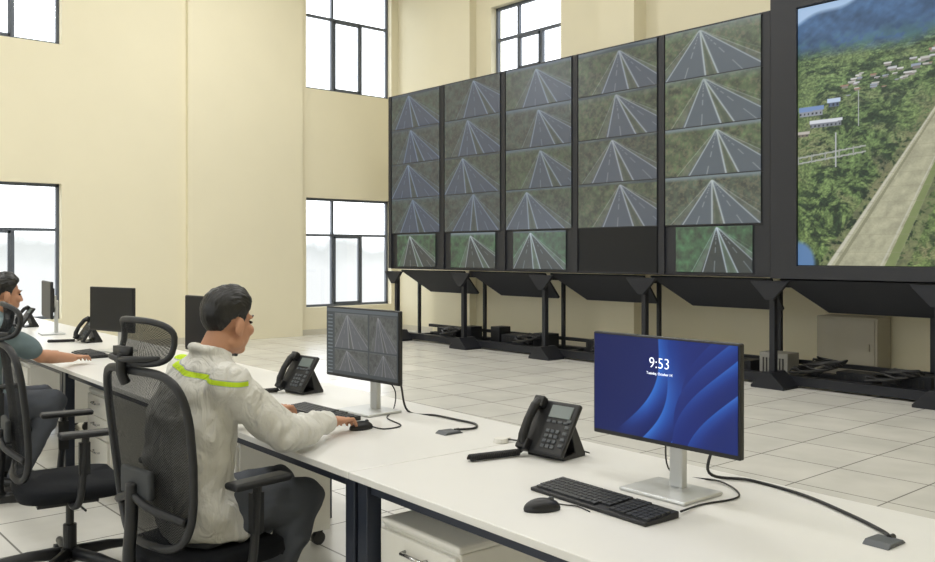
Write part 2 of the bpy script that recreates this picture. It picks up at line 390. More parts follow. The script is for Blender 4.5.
# LED display
LX = -5.24
led = empty('led_display', (LX, YW-.02, Z0-.03), 0, 'giant black-framed display showing an aerial hillside road', 'display')
bm = B(); box(bm, (1.95, .16, 1.55), (3.9, .24, 3.1)); fin(bm, 'cabinet', M_vw, led, .008)
def ledpic(u, v):
    a = u*3.3; z = 1.37+v*2.76
    far = np.clip((z-1.4)/2.2, 0, 1)
    zz = np.log(4.6-z)*-2.4
    wa = a+.10*(vnoise(a, zz, 71, 6)-.5); wz = zz+.10*(vnoise(a, zz, 72, 6)-.5)
    n0 = fbm(wa, wz, 5, 1.6)
    n1 = fbm(wa+.3*zz, wz, 11, 3); n2 = fbm(wa, wz*1.3, 21, 11); n3 = fbm(wa, wz*1.5, 31, 27); n4 = vnoise(a, z*1.2, 41, 75)
    c = np.array([80, 100, 58.])*(.36+.55*n2+.80*n3)[..., None]
    c = mixc(c, (138, 156, 96), np.clip((n3-.56)*6, 0, .7)*np.clip(n0*1.6, 0, 1))
    c = mixc(c, (26, 42, 30), np.clip((.44-n2)*8, 0, .8))
    c = mixc(c, (24, 38, 28), np.clip((.38-n3)*9, 0, .7))
    c = mixc(c, (116, 134, 80), np.clip((n0-.55)*8, 0, .5))
    soil = np.clip((n1-.55)*8, 0, 1)*np.clip(1.25-far, 0, 1)
    c = mixc(c, (150, 136, 110), soil*.6*np.clip((n3-.38)*12, 0, 1))
    c = mixc(c, (116, 136, 116), far*.28)
    c = c*(.76+.48*n4)[..., None]
    ledge = .32+(z-1.38)*.705; redge = 1.04+(z-1.38)*.43
    inside = lambda l, r, top: np.clip((a-l)*60, 0, 1)*np.clip((r-a)*60, 0, 1)*np.clip((top-z)*20, 0, 1)
    c = mixc(c, (122, 122, 92), inside(ledge-.09, redge+.12, 3.35)*.6*(n3 > .4))
    t = inside(ledge, redge, 3.5)
    sl = (.88+.16*vnoise(a-.5*z, z, 61, 18)+.08*n4)
    c = c*(1-t[..., None]*.96)+np.array([174, 172, 146.])*(t*sl*.96)[..., None]
    wid = redge-ledge; q = (a-ledge)/np.maximum(wid, .05)
    c = mixc(c, (130, 130, 104), t*(abs(q-.16) < .03)*.8)
    c = mixc(c, (206, 204, 188), t*(abs(q-.05) < .03)*.7)
    c = mixc(c, (112, 128, 76), t*(abs(q-.92) < .07)*.8)
    c = mixc(c, (200, 200, 184), t*(abs(q-.80) < .015)*.6)
    c = mixc(c, (146, 144, 120), t*(np.mod(zz*7, 1) < .05)*.4)
    hs = [(.02, 2.96, .26, .10, (206, 214, 226), (120, 146, 190)), (.14, 2.83, .34, .08, (176, 184, 196), (214, 218, 224)), (.34, 3.03, .12, .09, (132, 150, 184), (190, 206, 228)), (.0, 2.74, .12, .06, (170, 160, 142), (190, 184, 176))]
    rs = random.Random(8)
    for i in range(40):
        x = .45+1.0*rs.random(); y = 3.05+.30*(x-.5)*.8+.24*rs.random()
        wv = .025+.05*rs.random(); g = 180+30*rs.random()
        hs.append((x, y, wv, wv*.6, (g, g-6, g-14), rs.choice([(214, 214, 212), (160, 128, 110), (200, 202, 206), (150, 160, 176), (190, 190, 184)])))
    for (x, y, w, h, col, rf) in hs:
        c = mixc(c, tuple(k*.7 for k in col), (a > x) & (a < x+w) & (z > y) & (z < y+h*.62))
        c = mixc(c, rf, (a > x-.01) & (a < x+w+.01) & (z > y+h*.5+.02*(a-x)) & (z < y+h))
        if w > .1: c = mixc(c, (54, 60, 66), (a > x) & (a < x+w) & (abs(z-y-h*.25) < h*.13) & (np.mod(a-x, .045) < .018))
    fy = 2.52+.10*a
    c = mixc(c, (166, 170, 164), ((abs(z-fy) < .008) | (abs(z-fy+.06) < .008)) & (a < .74))
    c = mixc(c, (154, 158, 150), (abs(z-fy+.03) < .045) & (np.mod(a, .15) < .012) & (a < .74))
    for px, pz in ((.42, 2.5), (.66, 2.9)):
        c = mixc(c, (180, 184, 186), (abs(a-px) < .005) & (z > pz-.1) & (z < pz+.26))
    ridge = 3.50+.10*vnoise(a, a*0, 3, 1.8)
    m = np.clip((z-ridge)*7, 0, 1)
    mn = fbm(a*1.0+z*.9, z*1.2, 44, 6); mf = fbm(a-z*.6, z, 54, 17)
    mc = np.array([74, 106, 144.])*(.60+.45*mn+.28*mf)[..., None]; mc = mixc(mc, (76, 114, 92), np.clip((3.82-z)*3, 0, .75)*np.clip((mf-.38)*6, 0, 1))
    c = c*(1-m[..., None])+mc*m[..., None]
    c = mixc(c, (170, 198, 230), np.clip((z-(3.93+.26*a+.03*np.sin(a*9)))*20, 0, 1))
    c = mixc(c, (92, 128, 172), np.clip((.045-(a**2+((z-1.38)/1.25)**2))*60, 0, 1))
    return c
grid_screen('screen', 3.3, 2.76, 460, 384, ledpic, M_led, led, (.31, .035, .15))
bm = B()
for (c0, s0) in (((.155, .03, 1.55), (.31, .06, 3.1)), ((3.755, .03, 1.55), (.29, .06, 3.1)), ((1.95, .03, .07), (3.3, .06, .14)), ((1.95, .03, 3.01), (3.3, .06, .18))):
    box(bm, c0, s0)
fin(bm, 'bezel', M_vw, led, .004)

# stand
st = empty('display_stand', (0, 0, 0), 0, 'dark steel support frame with posts and floor rails under video wall', 'stand')
posts = [-12.35, -10.58, -8.81, -7.05, -5.27, -3.52, -1.75]
for px in posts:
    bm = B(); box(bm, (px, YW+.1, .61), (.065, .07, 1.15))
    prism(bm, [(px-.20, 0), (px+.20, 0), (px+.20, .03), (px+.04, .18), (px-.04, .18), (px-.20, .03)], 'Y', YW-.04, YW+.28)
    fin(bm, 'post', M_stand, st, .004)
    bm = B()
    prism(bm, [(px-.24, 1.19), (px+.24, 1.19), (px+.04, .98), (px-.04, .98)], 'Y', YW+.0, YW+.05)
    fin(bm, 'bracket', M_stand, st)
    bm = B(); box(bm, (px-.35, YW+.85, .59), (.05, .05, 1.15)); fin(bm, 'rear_post', M_stand, st, .004)
    bm = B(); box(bm, (px, YW+.50, .05), (.07, 1.0, .08)); fin(bm, 'floor_rail', M_stand, st, .004)
bm = B()
box(bm, (-7.0, YW+.85, .22), (10.8, .05, .05)); box(bm, (-7.0, YW+.33, .075), (10.8, .12, .10)); box(bm, (-7.0, YW+.92, .055), (10.8, .12, .10)); box(bm, (-7.0, YW+.85, 1.12), (10.8, .05, .06))
fin(bm, 'cross_beam', M_stand, st)
for a, b in zip(posts, posts[1:]):
    bm = B()
    y0 = YW+.14
    v = [bm.verts.new(p) for p in ((a+.05, y0, 1.20), (b-.05, y0, 1.20), (b-.10, y0+.34, .84), (a+.45, y0+.34, .84),
                                  (a+.05, y0+.02, 1.215), (b-.05, y0+.02, 1.215), (b-.10, y0+.37, .86), (a+.45, y0+.37, .86))]
    for f in ((0, 1, 2, 3), (7, 6, 5, 4), (0, 4, 5, 1), (1, 5, 6, 2), (2, 6, 7, 3), (3, 7, 4, 0)): bm.faces.new([v[i] for i in f])
    fin(bm, 'valance_panel', M_panel, st)

def equip(loc, s, rz, label, m=M_box):
    e = empty('power_unit', loc, rz, label, 'electronic equipment')
    bm = B(); box(bm, (0, 0, s[2]/2), s); fin(bm, 'housing', m, e, .008)
    bm = B()
    for k in range(7): box(bm, (-s[0]*.35+k*s[0]*.115, -s[1]/2-.002, s[2]*.55), (s[0]*.05, .006, s[2]*.55))
    fin(bm, 'vent', M_black, e)
    for k in range(3):
        bm = B(); tube(bm, [(-.1+.1*k, -s[1]/2, .1), (-.12+.1*k, -s[1]/2-.04, .03), (-.2+.15*k, -s[1]/2-.05, .015), (-.25+.2*k, -s[1]/2-.03, .012)], .012, 6)
        fin(bm, 'power_lead', M_blanket, e, smooth=True)
yq = YW+.62
equip((-5.50, yq, .0), (.36, .26, .34), 0, 'grey vented power unit with loose black cables on steel rails')
small = 'small dark power unit with cables beneath video wall'
for (x, ww, hh) in ((-6.0, .4, .22), (-6.6, .3, .28), (-8.25, .30, .28), (-9.9, .5, .24), (-9.3, .3, .3), (-11.5, .5, .24), (-11.0, .25, .3), (-4.55, .4, .2), (-4.0, .5, .24), (-10.3, .2, .34)):
    equip((x, yq, .0), (ww, .25, hh), 0, small, M_stand)
equip((-7.75, yq, .0), (.34, .25, .22), 0, 'small grey power unit with cables beneath video wall')
for i, (x, yy, zb, nn, rr) in enumerate(((-5.05, YW+.33, .145, 60, .10), (-9.55, YW+.33, .145, 40, .10), (-4.2, YW+.33, .145, 46, .10), (-6.5, YW+.33, .145, 44, .10), (-11.3, YW+.33, .145, 36, .10), (-8.0, YW+.33, .145, 40, .10))):
    bm = B(); tube(bm, [(x+(rr+.08)*math.cos(t*.7)+.006*t, yy+rr*.6*math.sin(t*.7), zb+.010*(t % 5)+.003*t) for t in range(nn)], .014, 6)
    fin(bm, 'cable_coil', M_blanket, label='loose black cable coiled on the floor rails', cat='cable', smooth=True)
e = empty('electrical_cabinet', (-4.93, 10.2, 0), 0, 'plain beige-grey metal floor cabinet against the cream wall', 'cabinet')
bm = B(); box(bm, (0, 0, .38), (.72, .34, .76)); fin(bm, 'body', M_cab, e, .01)
bm = B(); box(bm, (0, -.175, .40), (.66, .012, .66)); fin(bm, 'door', M_cab, e, .004)
bm = B(); box(bm, (.27, -.19, .42), (.02, .02, .08)); fin(bm, 'handle', M_cab, e, .004)

# ------------------------------------------------------------------ desks
L = 1.83; DD = 1.0
def make_desk(loc):
    d = empty('office_desk', loc, TH, 'long white-topped office desk with dark steel legs', 'desk', 'row of white control desks')
    bm = B(); box(bm, (0, DD/2, .7375), (L-.004, DD, .025)); fin(bm, 'tabletop', M_desk, d, .003)
    for x in (-L/2+.04, L/2-.04):
        for y in (.06, DD-.06):
            bm = B(); box(bm, (x, y, .3625), (.06, .06, .724)); fin(bm, 'leg', M_dleg, d, .004)
    bm = B()
    for x in (-L/2+.04, L/2-.04): box(bm, (x, DD/2, .695), (.05, DD-.18, .05))
    for y in (.06, DD-.06): box(bm, (0, y, .70), (L-.14, .03, .04))
    fin(bm, 'frame_rail', M_dleg, d, .003)
    bm = B(); box(bm, (0, DD-.2, .62), (L-.5, .12, .012)); box(bm, (0, DD-.14, .65), (L-.5, .006, .06)); fin(bm, 'cable_tray', M_grey, d)
    return d
desk = make_desk(D(-1.655, 0))
for k in range(1, 6): dup(desk, D(-1.655-L*k, 0), TH)

def make_pedestal(loc, rz):
    p = empty('drawer_pedestal', loc, rz, 'white mobile drawer pedestal under the desk', 'drawer cabinet', 'white pedestals under the desks')
    w, d = .42, .5
    bm = B(); box(bm, (0, 0, .33), (w, d, .50)); fin(bm, 'body', M_white, p, .006)
    bm = B(); box(bm, (0, -.005, .592), (w+.01, d+.01, .024)); fin(bm, 'top', M_white, p, .01)
    for k, (z, h) in enumerate(((.505, .13), (.37, .13), (.19, .21))):
        bm = B(); box(bm, (0, -d/2-.009, z), (w-.01, .018, h)); dr = fin(bm, 'drawer', M_white, p, .004)
        bm = B(); tube(bm, [(-.06, -d/2-.018, z+.02), (-.055, -d/2-.04, z+.02), (.055, -d/2-.04, z+.02), (.06, -d/2-.018, z+.02)], .006, 8)
        fin(bm, 'handle', M_chrome, dr, smooth=True)
    for x in (-.17, .17):
        for y in (-.2, .2):
            bm = B(); cyl(bm, (x-.015, y, .035), (x+.015, y, .035), .035, seg=20); box(bm, (x, y, .065), (.03, .04, .03)); fin(bm, 'caster', M_black, p, .003)
    return p
ped = make_pedestal((-2.26, 2.00, 0), TH)
dup(ped, (-4.14, 2.2, 0), TH)
dup(ped, (-5.93, 2.2, 0), TH)
dup(ped, (-7.95, 2.25, 0), TH)

# ------------------------------------------------------------------ monitors
def make_monitor(s, t, rz, pic, label, tilt=0):
    m = empty('computer_monitor', D(s, t, .75), TH+rz, label, 'monitor', 'monitors on the desks')
    bm = B(); box(bm, (0, -.01, .006), (.25, .2, .012)); fin(bm, 'stand_base', M_silver, m, .005)
    bm = B(); box(bm, (0, .03, .16), (.05, .03, .3)); box(bm, (0, .0, .31), (.1, .05, .1)); fin(bm, 'stand_neck', M_silver, m, .006)
    bm = B(); box(bm, (0, -.045, .322), (.558, .022, .336)); box(bm, (0, -.025, .32), (.36, .03, .22)); fin(bm, 'housing', M_black, m, .005)
    if pic is None:
        bm = B(); box(bm, (0, -.0575, .326), (.544, .003, .314)); fin(bm, 'screen', M_off, m)
    else:
        grid_screen('screen', .544, .314, 320, 184, pic, M_mon, m, (-.272, -.058, .169))
    return m
def blue(u, v):
    x = u*1.73; y = v
    g = np.clip(.05+.40*u+.1*(1-v), 0, 1)[..., None]
    c = np.array([6, 22, 84.])*(1-g)+np.array([10, 48, 140.])*g
    for i in range(7):
        o = .42+.17*i
        edge = o+.62*(y-.1)+.20*np.sin(3.4*y+.75*i)-.10*math.cos(i*1.3)
        q = (x-edge)/(.34+.10*y+.04*math.sin(i*2))
        al = np.clip(q*45, 0, 1)*np.clip((1.0-q)*1.4, 0, 1)
        sh = np.exp(-np.maximum(q, 0)*2.4)*(.55+.45*np.sin(2.2*y+i*.9+.6))
        sh = np.clip(sh, 0, 1)
        cc = np.array([8, 30, 112.])*(1-sh[..., None])+np.array([50, 124, 224.])*sh[..., None]
        fade = np.clip((x-.30)*2.5, 0, 1)
        al = (al*fade)[..., None]; c = c*(1-al)+cc*al
    return c*.95
def ui(u, v):
    c = np.array([66, 72, 74.])*np.ones(u.shape+(3,))
    for (x0, y0, x1, y1, sd, k) in ((.12, .40, .60, .93, 71, .50), (.62, .40, .985, .93, 72, .45), (.12, .05, .60, .38, 73, .45), (.62, .05, .985, .38, 74, .42)):
        m = (u > x0) & (u < x1) & (v > y0) & (v < y1)
        uu = np.clip((u-x0)/(x1-x0), 0, 1); vv = np.clip((v-y0)/(y1-y0), 0, 1)
        g = feed(sd, 1.1)(uu, vv); gr = g.mean(-1, keepdims=True); c = np.where(m[..., None], (g*.3+gr*.7)*k+50, c)
    c = mixc(c, (92, 98, 102), (v > .95))
    c = mixc(c, (110, 118, 122), (u < .09) & (u > .02) & (np.mod(v, .055) < .02) & (v < .93))
    return c
mon = make_monitor(-1.71, .655, R(1), blue, 'black computer monitor with blue wallpaper and clock on silver stand')
make_monitor(-3.50, .69, R(5), ui, 'black computer monitor showing road camera views on silver stand')
make_monitor(-5.05, .60, R(8), None, 'black computer monitor with dark screen on silver stand')
make_monitor(-6.90, .60, R(16), None, 'black computer monitor with dark screen on silver stand')
make_monitor(-8.75, .60, R(-6), None, 'black computer monitor with dark screen facing seated worker')
def text(s, size, x, z, parent, name, off=0):
    c = bpy.data.curves.new(name, 'FONT'); c.body = s; c.size = size; c.align_x = 'CENTER'; c.extrude = .0002; c.offset = off
    t = bpy.data.objects.new(name+'_curve', c); C.objects.link(t)
    dg = bpy.context.evaluated_depsgraph_get(); me = bpy.data.meshes.new_from_object(t.evaluated_get(dg))
    bpy.data.objects.remove(t)
    me.materials.clear(); me.materials.append(M_text)
    o = bpy.data.objects.new(name, me); C.objects.link(o); o.parent = parent
    o.location = (x, -.0595, z); o.rotation_euler = (R(90), 0, 0); return o
text('9:53', .047, -.005, .392, mon, 'clock_text', -.0006)
text('Tuesday, October 14', .0115, -.005, .371, mon, 'date_text')

# ------------------------------------------------------------------ phones
def make_phone(s, t, rz):
    p = empty('desk_phone', D(s, t, .75), TH+rz, 'black office desk phone with handset and keypad', 'telephone', 'phones on the desks')
    T = Matrix.Translation((0, -.0, .105)) @ Matrix.Rotation(R(56), 4, 'X')
    def part(fn, name, m, bevel=.003, smooth=False):
        bm = B(); fn(bm); bmesh.ops.transform(bm, matrix=T, verts=bm.verts); return fin(bm, name, m, p, bevel, smooth)
    part(lambda b: box(b, (.0, 0, 0), (.205, .21, .022)), 'body', M_black, .008)
    def hs(b):
        tube(b, [(-.072, -.085, .03), (-.072, -.06, .045), (-.072, 0, .052), (-.072, .06, .045), (-.072, .085, .03)], [.02, .018, .016, .018, .02], 12)
        box(b, (-.072, -.085, .026), (.048, .045, .03)); box(b, (-.072, .085, .026), (.048, .045, .03))
    part(hs, 'handset', M_black, .006)
    part(lambda b: box(b, (.032, .062, .013), (.10, .05, .004)), 'display', M_lcd, .002)
    def ks(b):
        for i in range(4):
            for j in range(3): box(b, (.005+j*.022, -.015-i*.02, .013), (.016, .012, .006))
        for i in range(5): box(b, (.083, .03-i*.024, .013), (.018, .012, .006))
        for j in range(4): box(b, (-.008+j*.026, .022, .013), (.018, .009, .006))
    part(ks, 'keypad', M_grey, .001)
    bm = B(); prism(bm, [(-.03, 0), (.10, 0), (.10, .012), (.035, .13), (.01, .12), (.04, .02), (-.03, .012)], 'X', -.085, .085)
    fin(bm, 'stand', M_black, p, .003)
    bm = B()
    p0 = Vector((-.085, -.075, .015)); p1 = Vector((-.15, -.27, .015)); dr = (p1-p0).normalized(); nn = Vector((-dr.y, dr.x, 0))
    P = [p0+(p1-p0)*(k/239)+nn*.012*math.cos(k*.72)+Vector((0, 0, .010*math.sin(k*.72))) for k in range(240)]
    P += smoothpath([p1+Vector((-.012, .0, -.006)), p1+Vector((-.03, .09, -.009)), Vector((-.12, -.05, .006)), Vector((-.09, -.03, .02))])
    tube(bm, P, .0038, 6)
    fin(bm, 'coiled_cord', M_blanket, p, smooth=True)
    return p
def smoothpath(P, n=8):
    P = [Vector(p) for p in P]; out = []
    for i in range(len(P)-1):
        p0 = P[max(i-1, 0)]; p1 = P[i]; p2 = P[i+1]; p3 = P[min(i+2, len(P)-1)]
        for k in range(n):
            t = k/n
            out.append(.5*((2*p1)+(p2-p0)*t+(2*p0-5*p1+4*p2-p3)*t*t+(3*p1-p0-3*p2+p3)*t**3))
    out.append(P[-1]); return out
ph = make_phone(-2.30, .70, R(6))
dup(ph, D(-4.22, .70, .75), TH+R(8)); dup(ph, D(-7.75, .62, .75), TH); dup(ph, D(-9.75, .6, .75), TH)

# ------------------------------------------------------------------ keyboards & mice
def make_keyboard(s, t, rz):
    k = empty('computer_keyboard', D(s, t, .75), TH+rz, 'black full-size computer keyboard', 'keyboard', 'keyboards on the desks')
    bm = B(); prism(bm, [(-.067, 0), (.067, 0), (.067, .02), (-.067, .011)], 'X', -.225, .225); fin(bm, 'body', M_black, k, .003)
    bm = B()
    tl = Matrix.Rotation(math.atan2(.009, .134), 4, 'X')
    def key(x, y, w):
        z = .0155+y*.067+.003; box(bm, (x, y, z), (w, .0155, .006), tl)
    for r in range(6):
        y = .05-r*.0192
        if r == 5:
            x = -.207
            for w in (.022, .022, .022, .11, .022, .022, .022):
                key(x+w/2-.005, y, w-.003); x += w
        else:
            for c in range(15): key(-.208+c*.0192, y, .0162)
        for c in range(3): key(.092+c*.0192, y, .0162)
        for c in range(4): key(.153+c*.0192, y, .0162) if r else None
    o = fin(bm, 'keys', M_key, k); o['kind'] = 'stuff'
    return k
kb = make_keyboard(-1.765, .385, R(-2))
kb.scale = (1.06, 1.06, 1)
dup(kb, D(-3.58, .46, .75), TH+R(2)); dup(kb, D(-6.75, .36, .75), TH)
def make_mouse(s, t, rz):
    k = empty('computer_mouse', D(s, t, .75), TH+rz, 'small black wired computer mouse on white desk', 'mouse', 'mice on the desks')
    bm = B(); ell(bm, (0, 0, .006), (.032, .056, .03), u=28, v=18)
    for v in bm.verts:
        if v.co.z < 0: v.co.z = 0
    fin(bm, 'body', M_black, k, smooth=True)
    bm = B(); cyl(bm, (-.004, .028, .031), (.004, .028, .031), .008, seg=14); fin(bm, 'scroll_wheel', M_grey, k)
    return k
ms = make_mouse(-1.825, .20, R(-25))
dup(ms, D(-3.17, .43, .75), TH)

# ------------------------------------------------------------------ cables
def cable(P, r, label, m=M_blanket):
    bm = B(); tube(bm, smoothpath(P), r, 8); return fin(bm, 'cable', m, smooth=True, label=label, cat='cable')
z = .7565
cable([D(-1.66, .70, 1.02), D(-1.64, .78, .93), D(-1.72, .86, z+.02), D(-1.62, .95, z), D(-1.42, .92, z), D(-1.22, .83, z), D(-1.10, .76, z), D(-1.06, .72, z+.003)], .0052, 'thick black monitor cable running across the desk')
cable([D(-1.78, .70, .98), D(-1.85, .80, .90), D(-1.86, .84, z), D(-1.68, .86, z), D(-1.54, .76, z-.002), D(-1.56, .60, z-.003), D(-1.54, .475, z+.004)], .003, 'thin black keyboard cable on the desk')
cable([D(-1.835, .255, z+.004), D(-1.82, .28, z-.003), D(-1.78, .30, z-.003), D(-1.72, .29, z-.003)], .002, 'thin black mouse cable on the desk')
cable([D(-3.47, .74, 1.0), D(-3.42, .80, .9), D(-3.38, .82, z), D(-3.2, .85, z), D(-3.05, .86, z), D(-2.93, .86, z+.0), D(-2.86, .8, z), D(-2.87, .71, z+.003)], .005, 'black monitor cable running to the desk outlet')
cable([D(-3.50, .72, .95), D(-3.46, .80, .85), D(-3.44, .78, z), D(-3.3, .65, z-.002), D(-3.12, .60, z-.003), D(-3.10, .50, z-.003), D(-3.17, .47, z+.004)], .003, 'thin black mouse cable on the desk')
cable([D(-2.2, .80, z+.01), D(-2.4, .86, z-.002), D(-2.52, .8, z-.002), D(-2.6, .73, z+.006)], .003, 'thin black telephone cable on the desk')
cable([D(-2.64, .5, .66), D(-2.66, .52, .4), D(-2.72, .45, .15), D(-2.95, .4, .012), D(-3.2, .55, .012)], .006, 'black power cable hanging from desk to floor')

def make_outlet(loc, rz):
    e = empty('desk_cable_outlet', loc, rz, 'dark grey wedge-shaped cable outlet set on the desk', 'cable outlet', 'desk cable outlets')
    bm = B(); prism(bm, [(-.05, 0), (.05, 0), (.035, .010), (-.03, .012)], 'X', -.035, .035); fin(bm, 'cover', M_grey, e, .003)
    bm = B(); cyl(bm, (0, .03, .008), (0, .052, .008), .0075); fin(bm, 'bushing', M_black, e)
    return e
ol = make_outlet(D(-1.055, .68, .75), TH)
dup(ol, D(-2.87, .67, .75), TH)
bm = B(); cyl(bm, (0, 0, 0), (0, 0, .018), .032, .026, 24); box(bm, (.0, .03, .009), (.02, .03, .012))
fin(bm, 'junction_puck', M_white, bevel=.002, loc=D(-2.6, .72, .75), rz=0, label='small round white telephone junction box on desk', cat='junction box')

# ------------------------------------------------------------------ chairs
def make_chair(loc, rz, label):
    ch = empty('office_chair', loc, rz, label, 'office chair', 'mesh-back office chairs')
    bm = B()
    seg = 40; rings = []
    for (sc, zz) in ((.86, .395), (.97, .40), (1, .425), (.98, .448), (.9, .458), (.5, .452), (.01, .450)):
        ring = []
        for k in range(seg):
            a = k*2*math.pi/seg; cx = math.copysign(abs(math.cos(a))**.5, math.cos(a)); cy = math.copysign(abs(math.sin(a))**.5, math.sin(a))
            yy = cy*.24*sc; ring.append(bm.verts.new((cx*.25*sc, yy, zz-(.02 if yy > .2 else 0))))
        rings.append(ring)
    for a, b in zip(rings, rings[1:]):
        for k in range(seg): bm.faces.new((a[k], a[(k+1) % seg], b[(k+1) % seg], b[k]))
    bm.faces.new(rings[0][::-1]); bm.faces.new(rings[-1])
    fin(bm, 'seat', M_fabric, ch, smooth=True)
    bm = B(); box(bm, (0, -.02, .375), (.2, .26, .05)); box(bm, (0, -.2, .40), (.09, .22, .03)); tube(bm, [(.08, 0, .37), (.3, .02, .37)], .006, 6)
    fin(bm, 'tilt_mechanism', M_black2, ch, .006)
    def P(u, v, off=0):
        w = .39+.15*math.sin(math.pi*(.10+.58*v))
        return Vector((u*w/2, -.235-.05*v*v-.01*v+.04*u*u-off, .49+.61*v))
    def se(a, e=.40):
        return (math.copysign(abs(math.cos(a))**e, math.cos(a)), math.copysign(abs(math.sin(a))**e, math.sin(a)))
    bm = B(); tube(bm, [P(se(k*2*math.pi/64)[0], .5+.5*se(k*2*math.pi/64)[1]) for k in range(64)], .015, 10, True)
    fin(bm, 'back_frame', M_black2, ch, smooth=True)
    bm = B(); rr = []
    for i in range(0, 13):
        q = max(i/12, .001); rr.append([bm.verts.new(P(q*se(k*2*math.pi/64)[0], .5+.5*q*se(k*2*math.pi/64)[1])) for k in range(64)])
    for a, b in zip(rr, rr[1:]):
        for k in range(64): bm.faces.new((a[k], a[(k+1) % 64], b[(k+1) % 64], b[k]))
    fin(bm, 'backrest_mesh', M_mesh, ch, smooth=True)
    bm = B()
    v0 = P(0, .36, .02); box(bm, v0, (.2, .026, .10))
    fin(bm, 'lumbar_pad', M_lumb, ch, .012, seg=4)
    bm = B()
    tube(bm, smoothpath([(0, -.2, .39), (0, -.29, .42), P(0, .15, .05), P(0, .36, .04)]), .022, 10)
    for s in (-1, 1): tube(bm, smoothpath([P(0, .3, .04), P(s*.4, .25, .045), P(s*.93, .18, .01)]), .014, 8)
    fin(bm, 'back_support', M_black2, ch, smooth=True)
    def Hp(u, v):
        return Vector((u*.17, -.275+.05*u*u-.02*v*v+.012*v, 1.20+v*.072-.010*u*u))
    hr = B(); tube(hr, [Hp(*se(k*2*math.pi/48, .5)) for k in range(48)], .011, 8, True)
    h = fin(hr, 'headrest', M_black2, ch, smooth=True)
    bm = B(); rr = []
    for i in range(0, 7):
        q = max(i/6, .001); rr.append([bm.verts.new(Hp(q*se(k*2*math.pi/48, .5)[0], q*se(k*2*math.pi/48, .5)[1])) for k in range(48)])
    for a, b in zip(rr, rr[1:]):
        for k in range(48): bm.faces.new((a[k], a[(k+1) % 48], b[(k+1) % 48], b[k]))
    fin(bm, 'headrest_mesh', M_mesh, h, smooth=True)
    bm = B(); tube(bm, smoothpath([P(0, .93, .02), (0, -.325, 1.10), (0, -.32, 1.16)]), .018, 8); box(bm, (0, -.318, 1.165), (.10, .02, .035))
    tube(bm, smoothpath([Hp(-.8, -.7), (-.07, -.325, 1.145), (0, -.33, 1.14), (.07, -.325, 1.145), Hp(.8, -.7)]), .010, 8)
    fin(bm, 'headrest_bracket', M_black2, h, smooth=True)
    for s in (-1, 1):
        bm = B(); tube(bm, smoothpath([(s*.12, -.02, .385), (s*.26, -.02, .385), (s*.295, 0, .44), (s*.295, .02, .69)]), .016, 10); box(bm, (s*.295, .015, .6), (.028, .045, .14))
        a = fin(bm, 'armrest', M_black2, ch, smooth=False)
        bm = B(); box(bm, (s*.29, .03, .705), (.075, .24, .026)); fin(bm, 'arm_pad', M_black2, a, .012, seg=4)
    bm = B(); cyl(bm, (0, 0, .1), (0, 0, .24), .03); cyl(bm, (0, 0, .24), (0, 0, .37), .018); fin(bm, 'gas_lift', M_black2, ch, .002)
    bm = B(); cyl(bm, (0, 0, .075), (0, 0, .13), .05, .04, 24)
    for k in range(5):
        a = R(90+72*k+18); d = Vector((math.cos(a), math.sin(a), 0))
        tube(bm, [d*.03+Vector((0, 0, .105)), d*.18+Vector((0, 0, .098)), d*.32+Vector((0, 0, .078))], [.03, .024, .017], 10)
    fin(bm, 'star_base', M_black2, ch, smooth=True)
    for k in range(5):
        a = R(90+72*k+18); d = Vector((math.cos(a), math.sin(a), 0)); n = Vector((-d.y, d.x, 0)); c = d*.32+Vector((0, 0, .03))
        bm = B(); cyl(bm, c+n*.008, c+n*.026, .03, seg=20); cyl(bm, c-n*.026, c-n*.008, .03, seg=20); cyl(bm, c, c+Vector((0, 0, .05)), .009)
        fin(bm, 'caster', M_black, ch, .002)
    return ch
lab = 'black mesh-back office chair with headrest'
ch = make_chair((-3.10, 1.395, 0), R(8), lab+', man in white jacket seated')
dup(ch, (-4.34, 1.29, 0), R(-8), lab+' and armrests, empty')
dup(ch, (-6.09, 1.31, 0), R(0), lab+', man in grey shirt seated')

